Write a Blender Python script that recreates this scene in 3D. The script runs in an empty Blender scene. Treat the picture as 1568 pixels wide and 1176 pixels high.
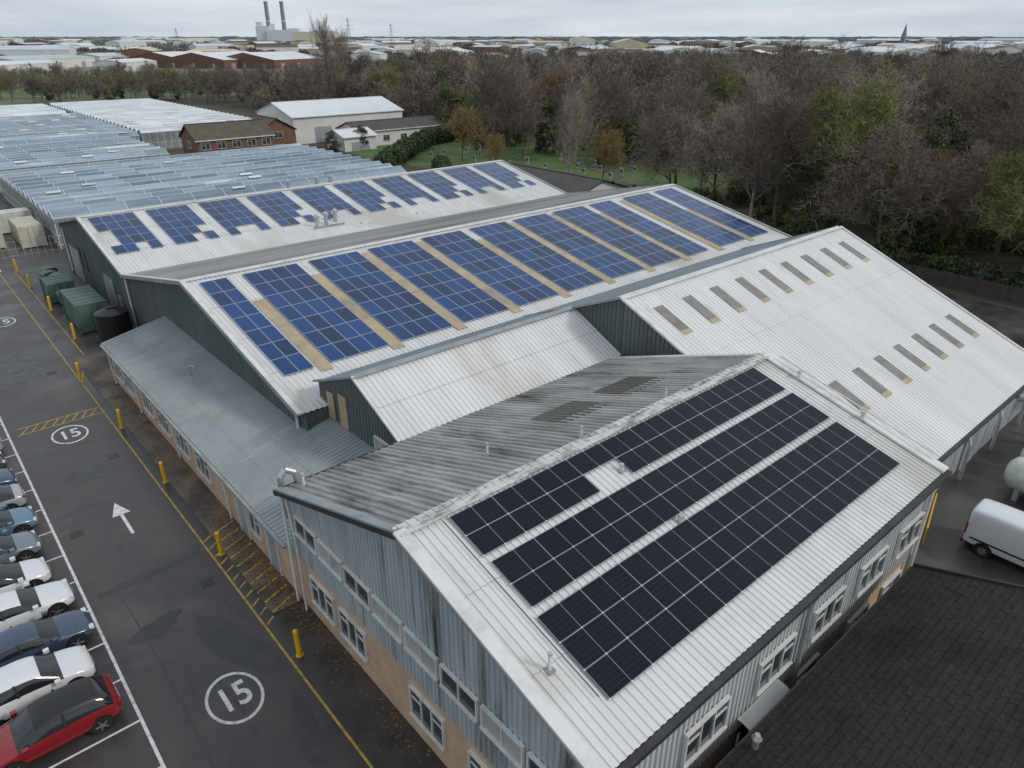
import bpy, math, random
from mathutils import Vector, Matrix
R=random.Random(7)
sc=bpy.context.scene
sc.view_settings.view_transform='Standard'
try: sc.view_settings.look='None'
except: pass
sc.view_settings.exposure=0

# ---------------------------------------------------------------- materials
def M(name,c1,c2=None,scale=1.0,rough=.6,metal=0,st=(1,1,1),bump=0,ramp=(.35,.65),c3=None,s3=.2,st3=(1,1,1),r3=(.5,.65),spec=.5,rough2=None,objrand=None,coat=0,detail=6,facernd=0,c4=None,s4=1,st4=(1,1,1),r4=(.6,.7)):
    m=bpy.data.materials.new(name); m.use_nodes=True
    nt=m.node_tree; N=nt.nodes; L=nt.links
    b=N['Principled BSDF']
    b.inputs['Roughness'].default_value=rough; b.inputs['Metallic'].default_value=metal
    b.inputs['Specular IOR Level'].default_value=spec
    b.inputs['Coat Weight'].default_value=coat
    b.inputs['Coat Roughness'].default_value=.08
    b.inputs['Base Color'].default_value=(*c1,1)
    tc=N.new('ShaderNodeTexCoord')
    def noise(sc_,stt,rp,det=detail):
        mp=N.new('ShaderNodeMapping'); mp.inputs['Scale'].default_value=stt
        L.new(tc.outputs['Object'],mp.inputs[0])
        n=N.new('ShaderNodeTexNoise'); n.inputs['Scale'].default_value=sc_; n.inputs['Detail'].default_value=det
        n.inputs['Roughness'].default_value=.62
        L.new(mp.outputs[0],n.inputs['Vector'])
        r=N.new('ShaderNodeMapRange'); r.inputs[1].default_value=rp[0]; r.inputs[2].default_value=rp[1]
        L.new(n.outputs[0],r.inputs[0]); return r.outputs[0],n.outputs[0]
    def mix(f,a,bb,mode='MIX'):
        x=N.new('ShaderNodeMix'); x.data_type='RGBA'; x.blend_type=mode
        if isinstance(f,float): x.inputs[0].default_value=f
        else: L.new(f,x.inputs[0])
        for i,v in ((6,a),(7,bb)):
            if isinstance(v,tuple): x.inputs[i].default_value=(*v,1)
            else: L.new(v,x.inputs[i])
        return x.outputs[2]
    col=None
    if c2:
        f,raw=noise(scale,st,ramp); col=mix(f,c1,c2)
        if rough2 is not None:
            mr=N.new('ShaderNodeMapRange'); mr.inputs[3].default_value=rough; mr.inputs[4].default_value=rough2
            L.new(f,mr.inputs[0]); L.new(mr.outputs[0],b.inputs['Roughness'])
        if bump:
            bp=N.new('ShaderNodeBump'); bp.inputs['Strength'].default_value=bump; bp.inputs['Distance'].default_value=.05
            L.new(raw,bp.inputs['Height']); L.new(bp.outputs[0],b.inputs['Normal'])
    if c3:
        f,raw=noise(s3,st3,r3); col=mix(f,col if col else c1,c3)
    if c4:
        f,raw=noise(s4,st4,r4); col=mix(f,col if col else c1,c4)
    if objrand:
        oi=N.new('ShaderNodeObjectInfo'); cr=N.new('ShaderNodeValToRGB')
        e=cr.color_ramp.elements
        while len(e)<len(objrand): e.new(.5)
        for i,c in enumerate(objrand):
            e[i].position=i/(len(objrand)-1); e[i].color=(*c,1)
        L.new(oi.outputs['Random'],cr.inputs[0])
        col=cr.outputs[0]
    if facernd:
        at=N.new('ShaderNodeAttribute'); at.attribute_name='rnd'
        mr=N.new('ShaderNodeMapRange'); mr.inputs[3].default_value=1-facernd; mr.inputs[4].default_value=1+facernd
        L.new(at.outputs['Fac'],mr.inputs[0])
        x=N.new('ShaderNodeVectorMath'); x.operation='SCALE'
        if col: L.new(col,x.inputs[0])
        else: x.inputs[0].default_value=c1
        L.new(mr.outputs[0],x.inputs['Scale']); col=x.outputs[0]
    if col: L.new(col,b.inputs['Base Color'])
    return m

def panel_mat(name,base,line,nx,ny,lw,rough,var=(.72,1.35),spec=.45):
    m=bpy.data.materials.new(name); m.use_nodes=True
    nt=m.node_tree; N=nt.nodes; L=nt.links; b=N['Principled BSDF']
    uv=N.new('ShaderNodeUVMap'); sp=N.new('ShaderNodeSeparateXYZ'); L.new(uv.outputs[0],sp.inputs[0])
    def line_(o,n,w):
        a=N.new('ShaderNodeMath'); a.operation='MULTIPLY'; a.inputs[1].default_value=n; L.new(o,a.inputs[0])
        f=N.new('ShaderNodeMath'); f.operation='PINGPONG'; f.inputs[1].default_value=.5; L.new(a.outputs[0],f.inputs[0])
        c=N.new('ShaderNodeMath'); c.operation='LESS_THAN'; c.inputs[1].default_value=w; L.new(f.outputs[0],c.inputs[0]); return c.outputs[0]
    l1=line_(sp.outputs[0],nx,lw); l2=line_(sp.outputs[1],ny,lw)
    mx=N.new('ShaderNodeMath'); mx.operation='MAXIMUM'; L.new(l1,mx.inputs[0]); L.new(l2,mx.inputs[1])
    at=N.new('ShaderNodeAttribute'); at.attribute_name='rnd'
    mr=N.new('ShaderNodeMapRange'); mr.inputs[3].default_value=var[0]; mr.inputs[4].default_value=var[1]; L.new(at.outputs['Fac'],mr.inputs[0])
    sv=N.new('ShaderNodeVectorMath'); sv.operation='SCALE'; sv.inputs[0].default_value=base; L.new(mr.outputs[0],sv.inputs['Scale'])
    mi=N.new('ShaderNodeMix'); mi.data_type='RGBA'; L.new(mx.outputs[0],mi.inputs[0]); L.new(sv.outputs[0],mi.inputs[6]); mi.inputs[7].default_value=(*line,1)
    L.new(mi.outputs[2],b.inputs['Base Color'])
    b.inputs['Roughness'].default_value=rough; b.inputs['Specular IOR Level'].default_value=spec
    return m

asphalt=M('asphalt',(.080,.070,.064),(.036,.033,.033),.30,.62,rough2=.30,ramp=(.32,.62),c3=(.125,.108,.094),s3=.10,r3=(.52,.72),bump=.15,c4=(.028,.026,.026),s4=.7,st4=(1,.3,1),r4=(.60,.70))
asph_dark=M('asphalt_patch',(.026,.025,.026),(.040,.037,.037),1.2,.4,rough2=.25)
apron_m=M('apron',(.19,.145,.105),(.095,.075,.058),.9,.6,ramp=(.3,.7),c3=(.06,.05,.042),s3=.35,r3=(.48,.6))
white_paint=M('road_white',(.66,.66,.64),(.30,.29,.28),3.5,.6,ramp=(.46,.72))
yellow_paint=M('road_yellow',(.52,.34,.04),(.18,.14,.07),2.5,.6,ramp=(.4,.7))
yel=M('bollard_yellow',(.80,.48,.008),(.62,.36,.015),3,.4)
ground_m=M('ground_soil',(.065,.075,.034),(.085,.066,.046),.06,.95,c3=(.05,.042,.03),s3=.02,r3=(.45,.6))
field_m=M('field',(.15,.17,.12),(.19,.18,.15),.004,.95,c3=(.14,.18,.08),s3=.0015,st3=(1,2.4,1),r3=(.5,.56))
grass_m=M('grass',(.09,.150,.036),(.07,.11,.032),.25,.95,c3=(.085,.075,.04),s3=.08,r3=(.55,.68))
roof_w=M('roof_white',(.66,.66,.645),(.55,.55,.53),.35,.5,st=(2.2,.25,1),ramp=(.38,.72),c3=(.38,.38,.35),s3=.5,st3=(1.8,.28,1),r3=(.58,.82),c4=(.50,.49,.44),s4=.12,r4=(.5,.62))
roof_w2=M('roof_white_b',(.69,.69,.68),(.60,.595,.58),.22,.5,st=(2.2,.2,1),ramp=(.38,.68),c3=(.57,.55,.50),s3=.08,st3=(1.8,.35,1),r3=(.56,.6),c4=(.47,.465,.44),s4=.6,st4=(2.4,.15,1),r4=(.60,.80))
roof_g=M('roof_grey_old',(.44,.43,.41),(.22,.215,.20),.55,.75,st=(2.4,.35,1),ramp=(.35,.66),c3=(.070,.068,.062),s3=.42,st3=(2.2,.25,1),r3=(.53,.70),c4=(.22,.17,.12),s4=1.1,st4=(2,.4,1),r4=(.66,.78))
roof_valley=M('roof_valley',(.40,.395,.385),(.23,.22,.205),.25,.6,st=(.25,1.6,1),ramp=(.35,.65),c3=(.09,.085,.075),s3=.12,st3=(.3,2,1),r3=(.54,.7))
roof_lean=M('roof_lean',(.30,.325,.33),(.215,.238,.245),.3,.5,ramp=(.35,.7),c3=(.40,.42,.42),s3=.45,st3=(.4,2,1),r3=(.56,.8),c4=(.15,.165,.165),s4=.8,st4=(.3,2.5,1),r4=(.62,.78))
green_clad=M('cladding_dark',(.120,.140,.143),(.075,.092,.094),.5,.6,st=(1,1,.2),ramp=(.35,.7))
pale_clad=M('cladding_pale',(.455,.485,.495),(.32,.35,.355),.9,.6,st=(1,2.2,.22),ramp=(.35,.68),c3=(.065,.078,.074),s3=.75,st3=(1,1.5,.12),r3=(.54,.69))
pale_clad2=M('cladding_pale_front',(.55,.57,.57),(.43,.455,.455),.6,.6,st=(2,1,.2),ramp=(.35,.7),c3=(.22,.245,.235),s3=.9,st3=(1.5,1,.15),r3=(.58,.76))
brick_m=M('cream_brick',(.54,.38,.25),(.43,.30,.20),1.5,.85,ramp=(.35,.65))
redbrick=M('red_brick',(.20,.10,.07),(.13,.07,.05),.9,.9)
woodf=M('weathered_fence',(.085,.07,.055),(.05,.043,.035),.9,.9)
trim=M('trim_white',(.66,.66,.64),(.45,.45,.43),1.1,.5,ramp=(.45,.75))
trim_g=M('trim_grey',(.33,.355,.365),(.22,.24,.25),.8,.5)
dirtycap=M('ridge_cap',(.58,.58,.56),(.16,.16,.145),1.3,.6,st=(1,3,1),ramp=(.45,.68))
gutter_m=M('gutter_dark',(.024,.024,.024),(.045,.045,.045),.8,.6)
tile_m=M('dark_tiles',(.018,.018,.019),(.038,.036,.035),5,.9,bump=.6,ramp=(.3,.7),c3=(.065,.072,.04),s3=2.6,r3=(.64,.76),c4=(.011,.011,.011),s4=.5,r4=(.5,.7),spec=.3)
rooflite=M('rooflight_yellow',(.47,.37,.22),(.33,.265,.165),.7,.4,ramp=(.35,.65),c3=(.25,.22,.18),s3=.3,r3=(.55,.7))
rooflite_d=M('rooflight_grey',(.24,.23,.205),(.165,.16,.14),1.5,.4)
rooflite_b=M('rooflight_brown',(.060,.053,.040),(.036,.032,.025),1.5,.5)
metal=M('galv_metal',(.55,.56,.57),(.42,.43,.44),2,.35,metal=.6)
frame_s=M('panel_frame',(.40,.45,.52),None,1,.35,metal=.4)
frame_k=M('panel_frame_thin',(.26,.275,.30),None,1,.4)
cell_blue=panel_mat('solar_cells_blue',(.003,.030,.115),(.02,.075,.19),6,10,.035,.13,(.5,1.6),.36)
cell_blk=panel_mat('solar_cells_black',(.0035,.0042,.0095),(.030,.033,.043),20,6,.022,.16,(.8,1.25),.24)
glass=M('window_glass',(.03,.035,.04),(.06,.07,.075),1.2,.08,spec=.7)
blind=M('window_blind',(.42,.43,.41),(.3,.31,.3),1.3,.35)
rubber=M('rubber',(.015,.015,.015),None,1,.8)
rim=M('alloy_rim',(.42,.43,.45),None,1,.3,metal=.8)
black_pl=M('black_plastic',(.014,.014,.015),None,1,.4)
carglass=M('car_glass',(.012,.015,.018),None,1,.05,spec=.8)
headl=M('headlight',(.6,.62,.65),None,1,.1)
taill=M('tail_light',(.35,.01,.01),None,1,.2)
plate=M('number_plate',(.7,.7,.66),None,1,.4)
green_tank=M('tank_green',(.10,.15,.13),(.07,.11,.095),1,.5)
tank_w=M('tank_pale',(.60,.62,.56),(.44,.47,.40),1,.5)
cream=M('container_cream',(.55,.52,.42),(.42,.40,.32),.8,.6)
blue_m=M('blue_paint',(.02,.10,.35),None,1,.4)
gh_glass=M('greenhouse_glass',(.11,.175,.235),(.24,.32,.38),.16,.12,st=(.3,2.6,1),ramp=(.40,.60),c3=(.48,.52,.55),s3=.12,st3=(.35,3.5,1),r3=(.57,.65),spec=.65,facernd=.25)  # pale streaks are glints painted into the glass colour
gh_white=M('greenhouse_whitened',(.66,.68,.70),(.38,.44,.50),.2,.3,st=(.4,2.6,1),ramp=(.45,.66),facernd=.12)
gh_wall=M('greenhouse_wall_glass',(.15,.17,.17),(.30,.33,.32),.5,.12)
gh_bar=M('glazing_bar',(.56,.58,.58),None,1,.4)
stone=M('gravestone',(.33,.32,.30),None,1,.8)
litter=M('leaf_litter',(.16,.085,.03),None,1,.9,facernd=.6)
bark=M('bark',(.085,.073,.060),(.145,.13,.108),1.5,.95)
birchbark=M('birch_bark',(.42,.40,.37),(.20,.18,.16),2,.8)
tw_cols=[(.135,.100,.080),(.20,.162,.132),(.112,.088,.074),(.18,.148,.118),(.15,.112,.094),(.215,.188,.15)]
twig=M('twig',(.1,.1,.1),objrand=tw_cols,rough=.95)
tw_green=M('twig_mossy',(.235,.245,.075),(.15,.16,.055),.3,.95)
tw_pale=M('twig_pale',(.33,.27,.225),(.23,.185,.155),.3,.95)
tw_red=M('twig_red',(.24,.13,.09),(.17,.09,.068),.3,.95)
tw_orange=M('twig_orange',(.30,.22,.09),(.20,.145,.065),.3,.95)
leaf=M('evergreen_leaf',(.036,.062,.022),(.064,.095,.034),.5,.8,facernd=.5)
leaf_y=M('olive_leaf',(.13,.145,.042),(.10,.118,.036),.5,.8,facernd=.5)
leaf_far=M('far_tree_foliage',(.1,.1,.1),objrand=[(.14,.125,.108),(.19,.165,.14),(.13,.125,.105),(.105,.12,.088),(.21,.165,.13)],rough=.95)
leaf_vfar=M('far_hazy_foliage',(.1,.1,.1),objrand=[(.175,.185,.195),(.215,.215,.22),(.165,.18,.18),(.23,.22,.215)],rough=1)  # aerial haze put into the base colours: paler and bluer foliage

# ---------------------------------------------------------------- mesh builder
class MB:
    def __init__(s): s.v=[];s.f=[];s.m=[];s.uv={};s.sm=[];s.mats=[];s.r=[]
    def mi(s,m):
        if m not in s.mats: s.mats.append(m)
        return s.mats.index(m)
    def face(s,pts,m,uv=None,sm=False,r=None):
        n=len(s.v); s.v.extend([tuple(p) for p in pts]); s.f.append(tuple(range(n,n+len(pts))))
        s.m.append(s.mi(m)); s.sm.append(sm); s.r.append(R.random() if r is None else r)
        if uv: s.uv[len(s.f)-1]=uv
    def grid(s,rows,m,sm=True,close=False):
        n=len(s.v); w=len(rows[0])
        for r in rows: s.v.extend([tuple(p) for p in r])
        k=s.mi(m)
        for i in range(len(rows)-1):
            for j in range(w if close else w-1):
                j2=(j+1)%w
                s.f.append((n+i*w+j,n+i*w+j2,n+(i+1)*w+j2,n+(i+1)*w+j)); s.m.append(k); s.sm.append(sm); s.r.append(R.random())
    def box(s,x0,x1,y0,y1,z0,z1,m):
        P=[(x0,y0,z0),(x1,y0,z0),(x1,y1,z0),(x0,y1,z0),(x0,y0,z1),(x1,y0,z1),(x1,y1,z1),(x0,y1,z1)]
        n=len(s.v); s.v.extend(P); k=s.mi(m)
        for f in ((3,2,1,0),(4,5,6,7),(0,1,5,4),(1,2,6,5),(2,3,7,6),(3,0,4,7)):
            s.f.append(tuple(n+i for i in f)); s.m.append(k); s.sm.append(False); s.r.append(R.random())
    def beam(s,p0,p1,w,h,m,up=(0,0,1)):
        p0=Vector(p0);p1=Vector(p1); d=(p1-p0).normalized(); u=Vector(up)
        if abs(d.dot(u))>.99: u=Vector((0,1,0))
        sd=d.cross(u).normalized()*w/2; u2=sd.cross(d).normalized()*h/2
        a=[p0-sd-u2,p0+sd-u2,p0+sd+u2,p0-sd+u2]; b=[q+(p1-p0) for q in a]
        n=len(s.v); s.v.extend([tuple(q) for q in a+b]); k=s.mi(m)
        for f in ((0,1,2,3),(7,6,5,4),(0,4,5,1),(1,5,6,2),(2,6,7,3),(3,7,4,0)):
            s.f.append(tuple(n+i for i in f)); s.m.append(k); s.sm.append(False); s.r.append(R.random())
    def cyl(s,p0,p1,r0,r1,n,m,caps=True,sm=True):
        p0=Vector(p0);p1=Vector(p1); d=(p1-p0).normalized()
        u=Vector((0,0,1)) if abs(d.z)<.9 else Vector((1,0,0))
        a=d.cross(u).normalized(); b=d.cross(a)
        ring=lambda p,r:[tuple(p+a*math.cos(t*2*math.pi/n)*r+b*math.sin(t*2*math.pi/n)*r) for t in range(n)]
        s.grid([ring(p0,r0),ring(p1,r1)],m,sm,True)
        if caps: s.face(ring(p0,r0),m); s.face(ring(p1,r1)[::-1],m)
    def pipe(s,pts,r,m,n=8):
        for i in range(len(pts)-1): s.cyl(pts[i],pts[i+1],r,r,n,m)
    def mesh(s,name):
        me=bpy.data.meshes.new(name); me.from_pydata(s.v,[],s.f)
        for m in s.mats: me.materials.append(m)
        me.polygons.foreach_set('material_index',s.m); me.polygons.foreach_set('use_smooth',s.sm)
        at=me.attributes.new('rnd','FLOAT','FACE'); at.data.foreach_set('value',s.r)
        if s.uv:
            ul=me.uv_layers.new(name='UVMap')
            for fi,uv in s.uv.items():
                p=me.polygons[fi]
                for k,li in enumerate(p.loop_indices): ul.data[li].uv=uv[k]
        me.update(); return me
    def finish(s,name,parent=None,loc=(0,0,0),rot=0,sub=0):
        ob=bpy.data.objects.new(name,s.mesh(name)); sc.collection.objects.link(ob)
        ob.location=loc; ob.rotation_euler=(0,0,rot)
        if parent: ob.parent=parent
        if sub:
            md=ob.modifiers.new('s','SUBSURF'); md.levels=sub; md.render_levels=sub
        return ob
def empty(name,loc=(0,0,0),rot=0):
    e=bpy.data.objects.new(name,None); sc.collection.objects.link(e); e.location=loc; e.rotation_euler=(0,0,rot); return e
def inst(name,me,loc,s=1,rot=None,parent=None,sz=None):
    o=bpy.data.objects.new(name,me); sc.collection.objects.link(o); o.location=loc
    o.rotation_euler=(0,0,R.uniform(0,6.28) if rot is None else rot)
    o.scale=(s,s,sz if sz else s)
    if parent: o.parent=parent
    return o
def W(X,Y): # heading frame -> site frame
    return (.7546*X+.6562*Y, -.6562*X+.7546*Y)

def sheet(mb,x0,x1,ya,za,yb,zb,m,pitch=.33,dep=.045,rows=1,swap=False,lap=.014):
    """profiled sheet: ribs spaced along x, running from (ya,za) to (yb,zb)"""
    n=max(1,int(round((x1-x0)/pitch))); p=(x1-x0)/n
    prof=[]
    for i in range(n):
        prof+= [(x0+i*p,0),(x0+(i+.45)*p,0),(x0+(i+.55)*p,dep),(x0+(i+.88)*p,dep)]
    prof.append((x1,0))
    for k in range(rows):
        f0=k/rows; f1=(k+1)/rows
        y0=ya+(yb-ya)*f0; y1=ya+(yb-ya)*f1; z0=za+(zb-za)*f0; z1=za+(zb-za)*f1
        lo0,lo1=(lap,0.0) if za<zb else (0.0,lap)
        if rows==1: lo0=lo1=0
        r0=[(x,y0,z0+h+lo0) for x,h in prof]; r1=[(x,y1,z1+h+lo1) for x,h in prof]
        if swap: r0=[(b,a,c) for a,b,c in r0]; r1=[(b,a,c) for a,b,c in r1]
        mb.grid([r0,r1],m,False)
def wall(mb,axis,pos,s0,s1,zb,ztop,m,pitch=.3,dep=.04,breaks=()):
    n=max(1,int(round((s1-s0)/pitch))); p=(s1-s0)/n; pr=[]
    for i in range(n): pr+=[(s0+i*p,0),(s0+(i+.45)*p,0),(s0+(i+.55)*p,dep),(s0+(i+.9)*p,dep)]
    pr.append((s1,0))
    for b in breaks: pr.append((b,0))
    pr.sort()
    P=lambda s,h,z:(pos-h,s,z) if axis=='x' else (s,pos-h,z)
    mb.grid([[P(s,h,zb) for s,h in pr],[P(s,h,ztop(s)) for s,h in pr]],m,False)
def bx(mb,axis,pos,out,s0,s1,z0,z1,m):
    if axis=='x': mb.box(pos-out,pos,s0,s1,z0,z1,m)
    else: mb.box(s0,s1,pos-out,pos,z0,z1,m)
def window(mb,axis,pos,s0,s1,z0,z1,n=2,gm=None,split=True):
    gm=gm or glass
    bx(mb,axis,pos,.07,s0,s1,z0,z1,gm)
    t=.055
    bx(mb,axis,pos,.13,s0-t,s1+t,z1,z1+t,trim); bx(mb,axis,pos,.18,s0-t,s1+t,z0-t,z0,trim)
    bx(mb,axis,pos,.128,s0-t,s0,z0,z1,trim); bx(mb,axis,pos,.128,s1,s1+t,z0,z1,trim)
    for i in range(1,n):
        c=s0+(s1-s0)*i/n; bx(mb,axis,pos,.12,c-.025,c+.025,z0,z1,trim)
    if split:
        zz=z0+(z1-z0)*.7
        for i in range(0,n,2):
            a=s0+(s1-s0)*i/n; c=s0+(s1-s0)*(i+1)/n; bx(mb,axis,pos,.11,a+.03,c-.03,zz-.02,zz+.02,trim)

# ================================================================ GROUND
g=MB(); g.face([(-25000,-25000,-.02),(25000,-25000,-.02),(25000,25000,-.02),(-25000,25000,-.02)],field_m); g.finish('ground')
g=MB(); g.face([(-120,-120,-.01),(420,-120,-.01),(420,330,-.01),(-120,330,-.01)],ground_m); g.finish('woodland_floor')
g=MB(); g.face([(82,70,.0),(135,60,.0),(150,150,.0),(112,172,.0),(80,150,.0)],grass_m)
g.face([(110,-40,.0),(150,-40,.0),(150,20,.0),(95,20,.0)],grass_m); g.finish('cemetery_grass')
g=MB(); g.face([(-40,-30,.004),(77,-30,.004),(77,97.5,.004),(-40,97.5,.004)],asphalt)
g.face([(-40,97.5,.004),(15,97.5,.004),(15,150,.004),(-40,150,.004)],asphalt); g.finish('asphalt_road')
g=MB(); g.box(7.75,9.2,25,62,-.05,.06,apron_m); g.box(9.2,13.6,55.2,62,-.05,.055,apron_m); g.finish('pavement')
mk=MB()
def fl(x0,x1,y0,y1,m,z=.012): mk.face([(x0,y0,z),(x1,y0,z),(x1,y1,z),(x0,y1,z)],m)
def ln(p0,p1,w,m,z=.012):
    a=Vector((*p0,z));b=Vector((*p1,z)); d=(b-a).normalized(); s=Vector((-d.y,d.x,0))*w/2
    mk.face([a-s,a+s,b+s,b-s],m)
fl(1.66,1.78,12,95,white_paint)
for k in range(-3,18): 
    y=25.6+2.5*(k-1); fl(-3.4,1.66,y-.05,y+.05,white_paint)
fl(7.15,7.25,10,56.5,yellow_paint)
ln((7.2,56.5),(8.6,62),.1,yellow_paint); ln((8.6,62),(8.6,92),.1,yellow_paint)
ln((7.2,56.6),(7.2,92),.08,yellow_paint)
for k in range(11): ln((7.3,24.6+k*.75),(7.72,24.9+k*.75),.1,yellow_paint)
for k in range(10): ln((7.78,25.1+k*.8),(9.05,25.6+k*.8),.11,yellow_paint,.066)
ln((2.2,50.6),(7.1,50.6),.1,yellow_paint); ln((2.2,51.6),(7.1,51.6),.1,yellow_paint)
for k in range(8): ln((2.4+k*.58,50.68),(2.9+k*.58,51.52),.09,yellow_paint)
for k in range(5): fl(2.5+k*1.1,3.1+k*1.1,93,97,white_paint,.014)
for (cy,cx) in ((21.8,4.75),(48.7,4.75),(75,4.9)):
    for i in range(48):
        a0=i*2*math.pi/48;a1=(i+1)*2*math.pi/48
        q=lambda a,r:(cx+math.cos(a)*r*.95,cy+math.sin(a)*r*1.22,.012)
        mk.face([q(a0,.98),q(a0,1.1),q(a1,1.1),q(a1,.98)],white_paint)
    cu=bpy.data.curves.new('t','FONT'); cu.body='15'; cu.size=1.35; cu.align_x='CENTER'; cu.align_y='CENTER'; cu.resolution_u=4
    cu.offset=.022
    to=bpy.data.objects.new('t',cu); sc.collection.objects.link(to); bpy.context.view_layer.update()
    tm=bpy.data.meshes.new_from_object(to.evaluated_get(bpy.context.evaluated_depsgraph_get()))
    for p in tm.polygons: mk.face([(cx+tm.vertices[i].co.x*.95,cy+tm.vertices[i].co.y*1.3,.0125) for i in p.vertices],white_paint)
    bpy.data.objects.remove(to); bpy.data.meshes.remove(tm)
ln((4.8,35.2),(4.8,37.4),.16,white_paint); mk.face([(4.35,37.3,.0125),(5.25,37.3,.0125),(4.8,38.7,.0125)],white_paint)
def blob(cx,cy,rx,ry,rot,sd,z=.008):
    rr=random.Random(sd); pts=[]; ph=[rr.uniform(0,6.28) for _ in range(4)]
    for i in range(40):
        a=i*math.pi/20; k=1+.10*math.sin(2*a+ph[0])+.08*math.sin(3*a+ph[1])+.05*math.sin(7*a+ph[2]); x=math.cos(a)*rx*k;y=math.sin(a)*ry*k
        pts.append((cx+x*math.cos(rot)-y*math.sin(rot),cy+x*math.sin(rot)+y*math.cos(rot),z))
    mk.face(pts,asph_dark)
blob(5.9,24.3,.7,2.9,.35,1); blob(3.6,27.6,1.2,.5,.2,2,.009); blob(6.2,18.6,.4,2.0,-.2,3)
mk.face([(3.2,42,.008),(6.2,42,.008),(6.2,43.6,.008),(3.2,43.6,.008)],asph_dark)
mk.face([(2.2,31,.008),(6.9,31.3,.008),(6.9,31.8,.008),(2.2,31.5,.008)],asph_dark)
mk.face([(2.4,59,.008),(5.5,59,.008),(5.5,66,.008),(2.4,66,.008)],asph_dark)
# tar seams and cracks
for (pts) in (((3.1,12),(3.05,19),(3.15,25),(3.0,30.9)),((6.6,32),(6.5,37),(6.6,41.9)),((1.9,39),(3.0,39.3),(4.6,39.1),(7.0,39.6)),((1.9,47),(3.5,46.6),(5.2,46.9),(7.0,46.5)),((-3,33.2),(-1,33.4),(1.5,33.1)),((3.0,53),(3.1,58),(2.9,59))):
    for a,c in zip(pts[:-1],pts[1:]): ln(a,c,.045,asph_dark,.0095)
for (x,y) in ((6.3,29),(2.6,37),(6.1,44),(5.9,60)): mk.face([(x-.3,y-.3,.016),(x+.3,y-.3,.016),(x+.3,y+.3,.016),(x-.3,y+.3,.016)],gutter_m)
mk.finish('road_markings')
b=MB()
for i in range(3000):
    x=min(9.15,9.15-abs(R.gauss(0,.6))); y=R.uniform(10,56); 
    if R.random()<.45: y=R.gauss(28,3)
    s=R.uniform(.02,.055); z=.07 if (x>7.75 and y>25) else .018; a=R.uniform(0,3.1)
    c,d=math.cos(a)*s,math.sin(a)*s; b.face([(x-c,y-d,z),(x+d,y-c,z+.004),(x+c,y+d,z),(x-d,y+c,z+.004)],litter)
b.finish('fallen_leaves')

# ================================================================ OFFICE BUILDING (front)
offE=empty('office_building')
b=MB()
X0,X1=9.2,29.0
rz=lambda y: 7.15+(9.4-7.15)*(y-7.1)/8.4 if y<=15.5 else 9.4-(9.4-6.05)*(y-15.5)/9.5
b.box(X0,X1,7.3,24.8,0,3.0,brick_m)
wall(b,'x',X0-.06,7.24,24.86,2.95,lambda s:rz(s)-.03,pale_clad,.24,.05,breaks=(15.5,))
wall(b,'y',7.24,X0-.06,X1+.06,2.95,lambda s:7.13,pale_clad2,.24,.05)
b.box(X0,X1,7.35,24.7,3.0,6.0,trim_g)
b.face([(X1,7.3,0),(X1,24.8,0),(X1,24.8,6),(X1,15.5,9.3),(X1,7.3,7.1)],pale_clad)
b.face([(X0,24.8,3),(X1,24.8,3),(X1,24.8,6),(X0,24.8,6)],pale_clad)
b.finish('walls',offE)
b=MB()
sheet(b,8.9,29.25,7.0,7.12,15.5,9.4,roof_w,.26,.04,rows=3)
b.finish('roof_front_slope',offE)
b=MB(); sheet(b,8.9,29.25,15.5,9.4,25.0,6.05,roof_g,.34,.065,rows=3,lap=.03); b.finish('roof_back_slope',offE)
b=MB()
for (y,z,w) in ((15.36,9.42,.3),(15.64,9.40,.3)):
    b.beam((8.85,y,z+.07),(29.3,y,z+.07),w,.03,dirtycap)
for i in range(60):
    x=9.0+i*.34; b.box(x,x+.05,15.2,15.8,9.46,9.515,dirtycap)
b.beam((8.92,6.95,7.2),(8.92,15.5,9.5),.42,.09,trim); b.beam((8.92,15.5,9.5),(8.92,25.05,6.13),.30,.08,trim_g)
b.beam((8.80,6.95,7.05),(8.80,15.5,9.35),.05,.26,trim_g); b.beam((8.80,15.5,9.35),(8.80,25.05,5.98),.05,.24,gutter_m)
b.beam((29.3,6.95,7.2),(29.3,15.5,9.5),.5,.10,trim); b.beam((29.3,15.5,9.5),(29.3,25.05,6.13),.3,.10,trim)
b.box(8.85,29.5,6.76,6.98,6.98,7.15,gutter_m); b.box(8.75,29.5,25.0,25.22,5.85,6.04,gutter_m)
b.box(8.85,29.5,6.98,7.2,6.9,7.05,gutter_m)
b.finish('trim_and_gutters',offE)
b=MB()
for k in range(8):
    y1=24.0-k*2.05; gm=blind if k in(1,3,4,6) else glass
    if y1-1.75<7.6: break
    window(b,'x',X0-.1,y1-1.75,y1,4.45,5.25,2,gm,False)
for y in (22.6,20.1,15.0,11.6): window(b,'x',X0,y-.95,y+.95,1.05,2.35,3)
for x in (13.7,17.5,20.9,24.3,27.6): window(b,'y',7.18,x-1.0,x+1.0,4.15,5.35,3)
for x in (20.5,24.5,27.5): window(b,'y',7.3,x-.8,x+.8,1.1,2.4,2)
b.box(16.0,17.8,7.2,7.3,.1,2.6,glass)
for x in (16.0,16.9,17.8): b.box(x-.05,x+.05,7.14,7.2,.05,2.65,trim)
b.finish('windows',offE)
b=MB()
b.pipe([(8.98,25.0,5.9),(8.98,25.0,.1)],.07,trim)
b.pipe([(8.98,24.6,5.9),(8.98,24.2,4.0),(8.98,24.2,.1)],.05,trim)
b.pipe([(19.1,6.9,7.0),(19.1,7.05,6.3),(19.1,7.05,.2)],.09,trim_g); b.pipe([(28.8,6.9,7.0),(28.8,7.05,6.5),(28.8,7.05,.2)],.08,trim)
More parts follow.
